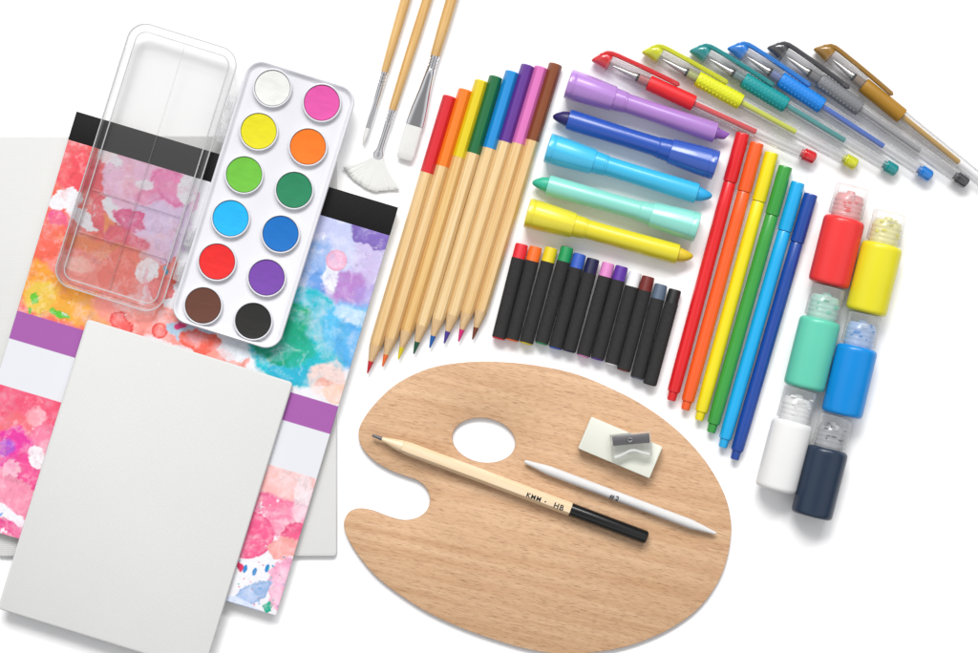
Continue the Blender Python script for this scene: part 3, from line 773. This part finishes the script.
# ---------------------------------------------------------------- paint bottles
bts = [('red', (242, 62, 62), (853.3, 185.8), (828.7, 284)), ('yellow', (234, 224, 46), (891, 212), (866.2, 312)), ('mint green', (104, 208, 180), (829, 287), (804, 387.5)),
       ('bright blue', (14, 140, 220), (865.5, 314.5), (842, 414.6)), ('white', (238, 238, 237), (801.5, 389.5), (775.6, 489.6)), ('dark navy', (42, 56, 76), (836.8, 416.5), (811.7, 516))]
for nm, c, top, bot in bts:
    a, L = axis(top, bot)
    t = thing('paint_bottle', f'small bottle of {nm} paint with a clear flip top, lying down', 'paint bottle', top[0], top[1], a, 0.05, 20, 'small paint bottles in two columns')
    R = 20.8; SZ = .82; cz = R * SZ + .1
    bm_ = mat('paint_filled_plastic', col(*c), rough=0.3, coat=0.12, var=0.035, vscale=60, coatr=0.2, spec=.3)
    B0 = 34.0
    MB().lathe([(B0 - 1.5, 12), (B0 - .9, 17.2), (B0 - .4, 18.6), (B0 + .8, 19.9), (B0 + 2.6, 20.6), (B0 + 5, R), (L - 5, R), (L - 2.4, 20.4), (L - .8, 19.1), (L, 17), (L, 14), (L - 1.2, 12), (L - 1.6, 0)], cz, segs=64, sz=SZ).build('bottle_body', bm_, t, ang=60)
    nk = clear('tinted_neck', tint=tuple(.75 + .25 * v for v in col(*c)), haze=.75, edge=.2, surf=tuple(min(.92, .36 + .85 * v) for v in col(*c)), rough=.15, bump=.4, bscale=250)
    pr = [(B0 - 1, 15)]
    x = B0 - 3
    while x > 14:
        pr += [(x, 14.6), (x - .9, 15.1), (x - 2.0, 15.1), (x - 2.9, 14.6)]; x -= 4.6
    pr += [(11, 13.8), (9.2, 12.5), (8.2, 5), (5.5, 3.6), (5, 0)]
    MB().lathe(pr, cz, segs=40, sz=SZ).build('neck', nk, t)
    sm = mat('paint_smear', tuple(min(.85, v * 1.05) for v in col(*c)), rough=0.3, var=.15, vscale=300)
    r_ = random.Random(nm); b = MB()
    for _ in range(9):
        A = math.radians(r_.uniform(35, 130)); xx = r_.uniform(8, 26); rr_ = 15.3
        b.blob((xx, rr_ * math.cos(A), cz + SZ * rr_ * math.sin(A)), (r_.uniform(.6, 1.6), r_.uniform(1, 3.6), .5))
    b.build('paint_residue', sm, t)
    cpm = clear('frosted_cap_plastic', tint=(.985, .985, .985), haze=.13, edge=.42, surf=(.88, .88, .88), rough=.14, power=2.2, gloss=.3)
    cp = MB().lathe([(0.8, 0), (0.5, 14.5), (0, 15.8), (.6, 16.8), (2, 17.1), (9.0, 17.1), (9.3, 16.7), (10, 16.7), (10.3, 17.1), (30, 17.4), (31, 17.1), (31.2, 16)], cz, segs=48, sz=SZ).build('flip_cap', cpm, t)
    MB().prism([(8.6, -3.4), (13, -3.4), (14, 0), (13, 3.4), (8.6, 3.4)], cz + 13.4, cz + 14.9, .4).build('cap_hinge', cpm, cp)

# ---------------------------------------------------------------- palette
pal_pts = [(359, 437), (361.5, 424), (373.8, 405.9), (394, 386.5), (416.6, 373.8), (441, 366), (475, 362.2), (509, 363), (544, 367.2), (578, 375.2), (610, 388.4), (638, 402.6), (666, 421.6), (689.6, 443), (710, 468.4),
           (725, 497), (730.6, 522), (730, 541), (726.6, 559), (720, 577.5), (708, 597), (693.6, 612.5), (674.4, 626), (655.4, 635.8), (634.6, 643.8), (617.3, 648.5), (600, 651.4), (576, 653.6), (552, 653), (528, 649),
           (505.6, 643), (467, 630), (428.7, 612.8), (399, 594), (375.5, 575.4), (358, 554.4), (347.6, 536.9), (344.4, 523.6), (348.9, 513), (359, 508.8), (372.5, 510.6), (390.3, 517.2), (405, 520.4), (418.4, 517.6),
           (427.2, 510.3), (430.2, 500.4), (427.4, 489.6), (418.6, 481), (405, 476), (390.3, 470.2), (375.5, 461.6), (363.6, 449.6)]
PC = (540, 508)
pal = thing('paint_palette', 'kidney shaped light wooden artist palette with a thumb hole', 'palette', PC[0], PC[1], 0, 0.05, 5.5)
out = spline([(x - PC[0], PC[1] - y) for x, y in pal_pts], 4)
hole = []
for k in range(56):
    A = 2 * PI * k / 56; x = 31.8 * math.cos(A); y = 22.2 * math.sin(A); r = math.radians(-10)
    hole.append((484 - PC[0] + x * math.cos(r) - y * math.sin(r), PC[1] - 440.6 + x * math.sin(r) + y * math.cos(r)))
palw = wood('palette_veneer', col(226, 187, 148), col(205, 161, 120), col(144, 96, 60), rot=math.radians(13), along=7, across=260, fleck=0.75, rough=0.6, flecksc=(230, 3000))
b = MB().prism(out, 0, 5.4, 0.7, holes=[hole]); pw_ = b.build('palette_board', palw, None, ang=40)
pw_.data.materials.append(wood('plywood_edge', col(176, 126, 84), col(150, 102, 64), col(110, 70, 42), along=40, across=2500, rough=.8))
for f in pw_.data.polygons:
    if abs(f.normal.z) < .5: f.material_index = 1
bpy.data.objects.remove(pal)
pal = pw_; pal.name = 'paint_palette'; pal.location = W(PC[0], PC[1], 0.05, 5.5)
pal['label'] = 'kidney shaped light wooden artist palette with a thumb hole'; pal['category'] = 'palette'
ZP = 5.55

# ---------------------------------------------------------------- graphite pencil on the palette
a, L = axis((372, 435.2), (646, 537.6))
t = thing('graphite_pencil', 'natural wood graphite pencil with a black dipped end and printed HB marking', 'pencil', 372, 435.2, a, ZP, 12)
R = 6.9; sh = hexshape(.25); cz = R * .9
pw2 = wood('pale_cedar', col(250, 228, 194), col(242, 212, 170), col(224, 182, 132), along=12, across=500, fleck=.2, rough=.45, coat=.3)
brl = MB().lathe([(29.5, R * .84), (40, R), (211, R)], cz, shape=sh, segs=48).build('barrel', pw2, t)
MB().lathe([(10.5, 1.9), (29.5, R * .84), (32, R * .87)], cz, segs=48).build('sharpened_wood', pw2, t)
gr = mat('graphite', col(96, 98, 104), rough=.35, metal=.3, var=.15, vscale=600)
MB().lathe([(0, 0), (.6, 1.3), (10.6, 1.95)], cz, segs=20).build('lead', gr, t)
MB().lathe([(211, R * .8), (211, R + .1), (L - 2.5, R + .1), (L - .8, R - .7), (L, R - 2.2), (L, 0)], cz, segs=48, shape=lambda a_: .96).build('painted_end', black_gloss, t)
zt = cz + R * .90
text_mesh('KMM', 6.4, ink, brl, 164.5, -1.4, zt, shear=.0, offset=.2, spacing=1.2)
text_mesh('\u2022', 6.4, ink, brl, 183.5, -1.6, zt)
text_mesh('HB', 7.6, ink, brl, 193.5, -1.5, zt, offset=.18, spacing=1.15)

# ---------------------------------------------------------------- blending stump
a, L = axis((524, 461.2), (715.8, 533.6))
t = thing('blending_stump', 'slim white rolled paper blending stump pointed at both ends', 'blending stump', 524, 461.2, a, ZP, 10)
pap = mat('rolled_paper', col(226, 225, 224), rough=.85, var=.06, vscale=300, bump=.35, bscale=900, spec=.2)
st = MB().lathe([(0, 0), (.6, 1.2), (2.5, 1.9), (24, 4.5), (27, 4.7), (60, 4.75), (L - 28, 4.75), (L - 25, 4.5), (L - 3, 1.7), (L - .8, 1.2), (L, 0)], 4.8, segs=36).build('paper_roll', pap, t)
tg = mat('grey_print', (.05, .055, .06), rough=.7)
text_mesh('#2', 7.6, tg, st, 92, -2.2, 9.25, rotx=math.radians(24), offset=.14, spacing=1.35)

# ---------------------------------------------------------------- eraser
er_c = ((592 + 648.8) / 2 , (418 + 478) / 2 - .3); a, L = axis((592, 418), (662, 447.5))
t = MB().prism(rrect(L + 1, 34.2, 1.6, n=3), 0, 13, 0.9).build('eraser', mat('white_vinyl', col(234, 235, 222), rough=.55, var=.02, bump=.08, bscale=300), None)
t.location = W(er_c[0], er_c[1], ZP, ZP + 13); t.rotation_euler = (0, 0, -math.radians(a))
t['label'] = 'off-white rectangular block eraser lying on the wooden palette'; t['category'] = 'eraser'

# ---------------------------------------------------------------- sharpener on the eraser
ZE = ZP + 13.05
t = thing('pencil_sharpener', 'small clear plastic sharpener with a steel blade resting on the eraser', 'pencil sharpener', 631.5, 446.5, -5, ZE, ZE + 9)
shp = clear('clear_sharpener_plastic', tint=(.985, .99, .985), haze=.12, edge=.6, surf=(.88, .88, .87), rough=.05, power=1.8)
ol = [(-20, 13.5), (20.5, 13.5), (20.5, 3), (20, -3), (19.5, -10.5), (17, -12.5), (8, -10), (2, -7.5), (-4, -7.5), (-10, -10.5), (-17, -13), (-20, -11.5), (-20, 0)]
MB().prism(ol, 0, 9, .9).build('sharpener_body', shp, t)
rim = spline([(-18, -9.4), (-11, -8.0), (-4, -5.0), (0, -4.2), (4, -4.6), (10, -7), (17.5, -9.4)], 4, False)
rib = [(x, y + 1.6) for x, y in rim] + [(x, y - .9) for x, y in reversed(rim)]
MB().prism(rib, 9.05, 10.6, .4).build('finger_ridge', clear('ridge_plastic', haze=.45, edge=.4, surf=(.84, .84, .83), rough=.08), t)
bl = MB().prism([(-18.2, 2.2), (18.6, 2.2), (18.6, 11.8), (-18.2, 11.8)], 9.1, 10.0, .2).build('blade', mat('brushed_blade', (.16, .155, .16), rough=.4, metal=.75, var=.15, vscale=1, stretch=(40, 2600, 900)), t)
b = MB().zlathe([(3.0, 10.02), (3.1, 10.5), (2.6, 11.3), (1.6, 11.5), (0, 11.5)], -1, 7.0, 24); b.build('screw', steel, bl)
b = MB(); b.box(-3.2, 1.2, 6.55, 7.45, 11.5, 11.7, .05); b.build('screw_slot_shade', black_gloss, bl)  # black bar on the head stands in for the shade inside the slot

# ---------------------------------------------------------------- light, camera, render
def area(name, loc, target, sx, sy, power, colr=(1, 1, 1)):
    l = bpy.data.lights.new(name, 'AREA'); l.shape = 'RECTANGLE'; l.size = sx; l.size_y = sy; l.energy = power; l.color = colr
    o = bpy.data.objects.new(name, l); C.objects.link(o); o.location = loc
    o.rotation_euler = (Vector(target) - Vector(loc)).to_track_quat('-Z', 'Y').to_euler(); return o
area('softbox_key', (-0.9, 6.2, 6.6), (0, 0, 0), 4.0, 3.0, 740, (1, 0.99, 0.975))
area('softbox_side', (2.9, 6.6, 6.0), (0, 0, 0), 2.4, 1.2, 250, (1, 1, 1))
w = bpy.data.worlds.new('World'); sc.world = w; w.use_nodes = True
nt = w.node_tree; bg = nt.nodes['Background']
tc = node(nt, 'ShaderNodeTexCoord'); sp = node(nt, 'ShaderNodeSeparateXYZ'); nt.links.new(tc.outputs['Generated'], sp.inputs[0])
rp = node(nt, 'ShaderNodeValToRGB'); nt.links.new(sp.outputs['Z'], rp.inputs['Fac'])
e = rp.color_ramp.elements
e[0].position = 0.34; e[0].color = (.07, .07, .08, 1)
e[1].position = 0.56; e[1].color = (.95, .96, 1.0, 1)
x = rp.color_ramp.elements.new(0.90); x.color = (1, 1, 1, 1)
x = rp.color_ramp.elements.new(0.985); x.color = (.36, .36, .37, 1)
nt.links.new(rp.outputs['Color'], bg.inputs['Color']); bg.inputs['Strength'].default_value = 0.80

cam = bpy.data.cameras.new('camera'); co = bpy.data.objects.new('camera', cam); C.objects.link(co)
co.location = (0, 0, HC * S); co.rotation_euler = (0, 0, 0)
cam.sensor_width = 36; cam.lens = 36 * HC / 978.0; cam.clip_start = 0.01; cam.clip_end = 50
sc.camera = co
sc.render.engine = 'CYCLES'
sc.cycles.transparent_max_bounces = 24
sc.cycles.sample_clamp_direct = 2.5
sc.view_settings.view_transform = 'Standard'; sc.view_settings.look = 'None'; sc.view_settings.gamma = 1; sc.view_settings.exposure = 0
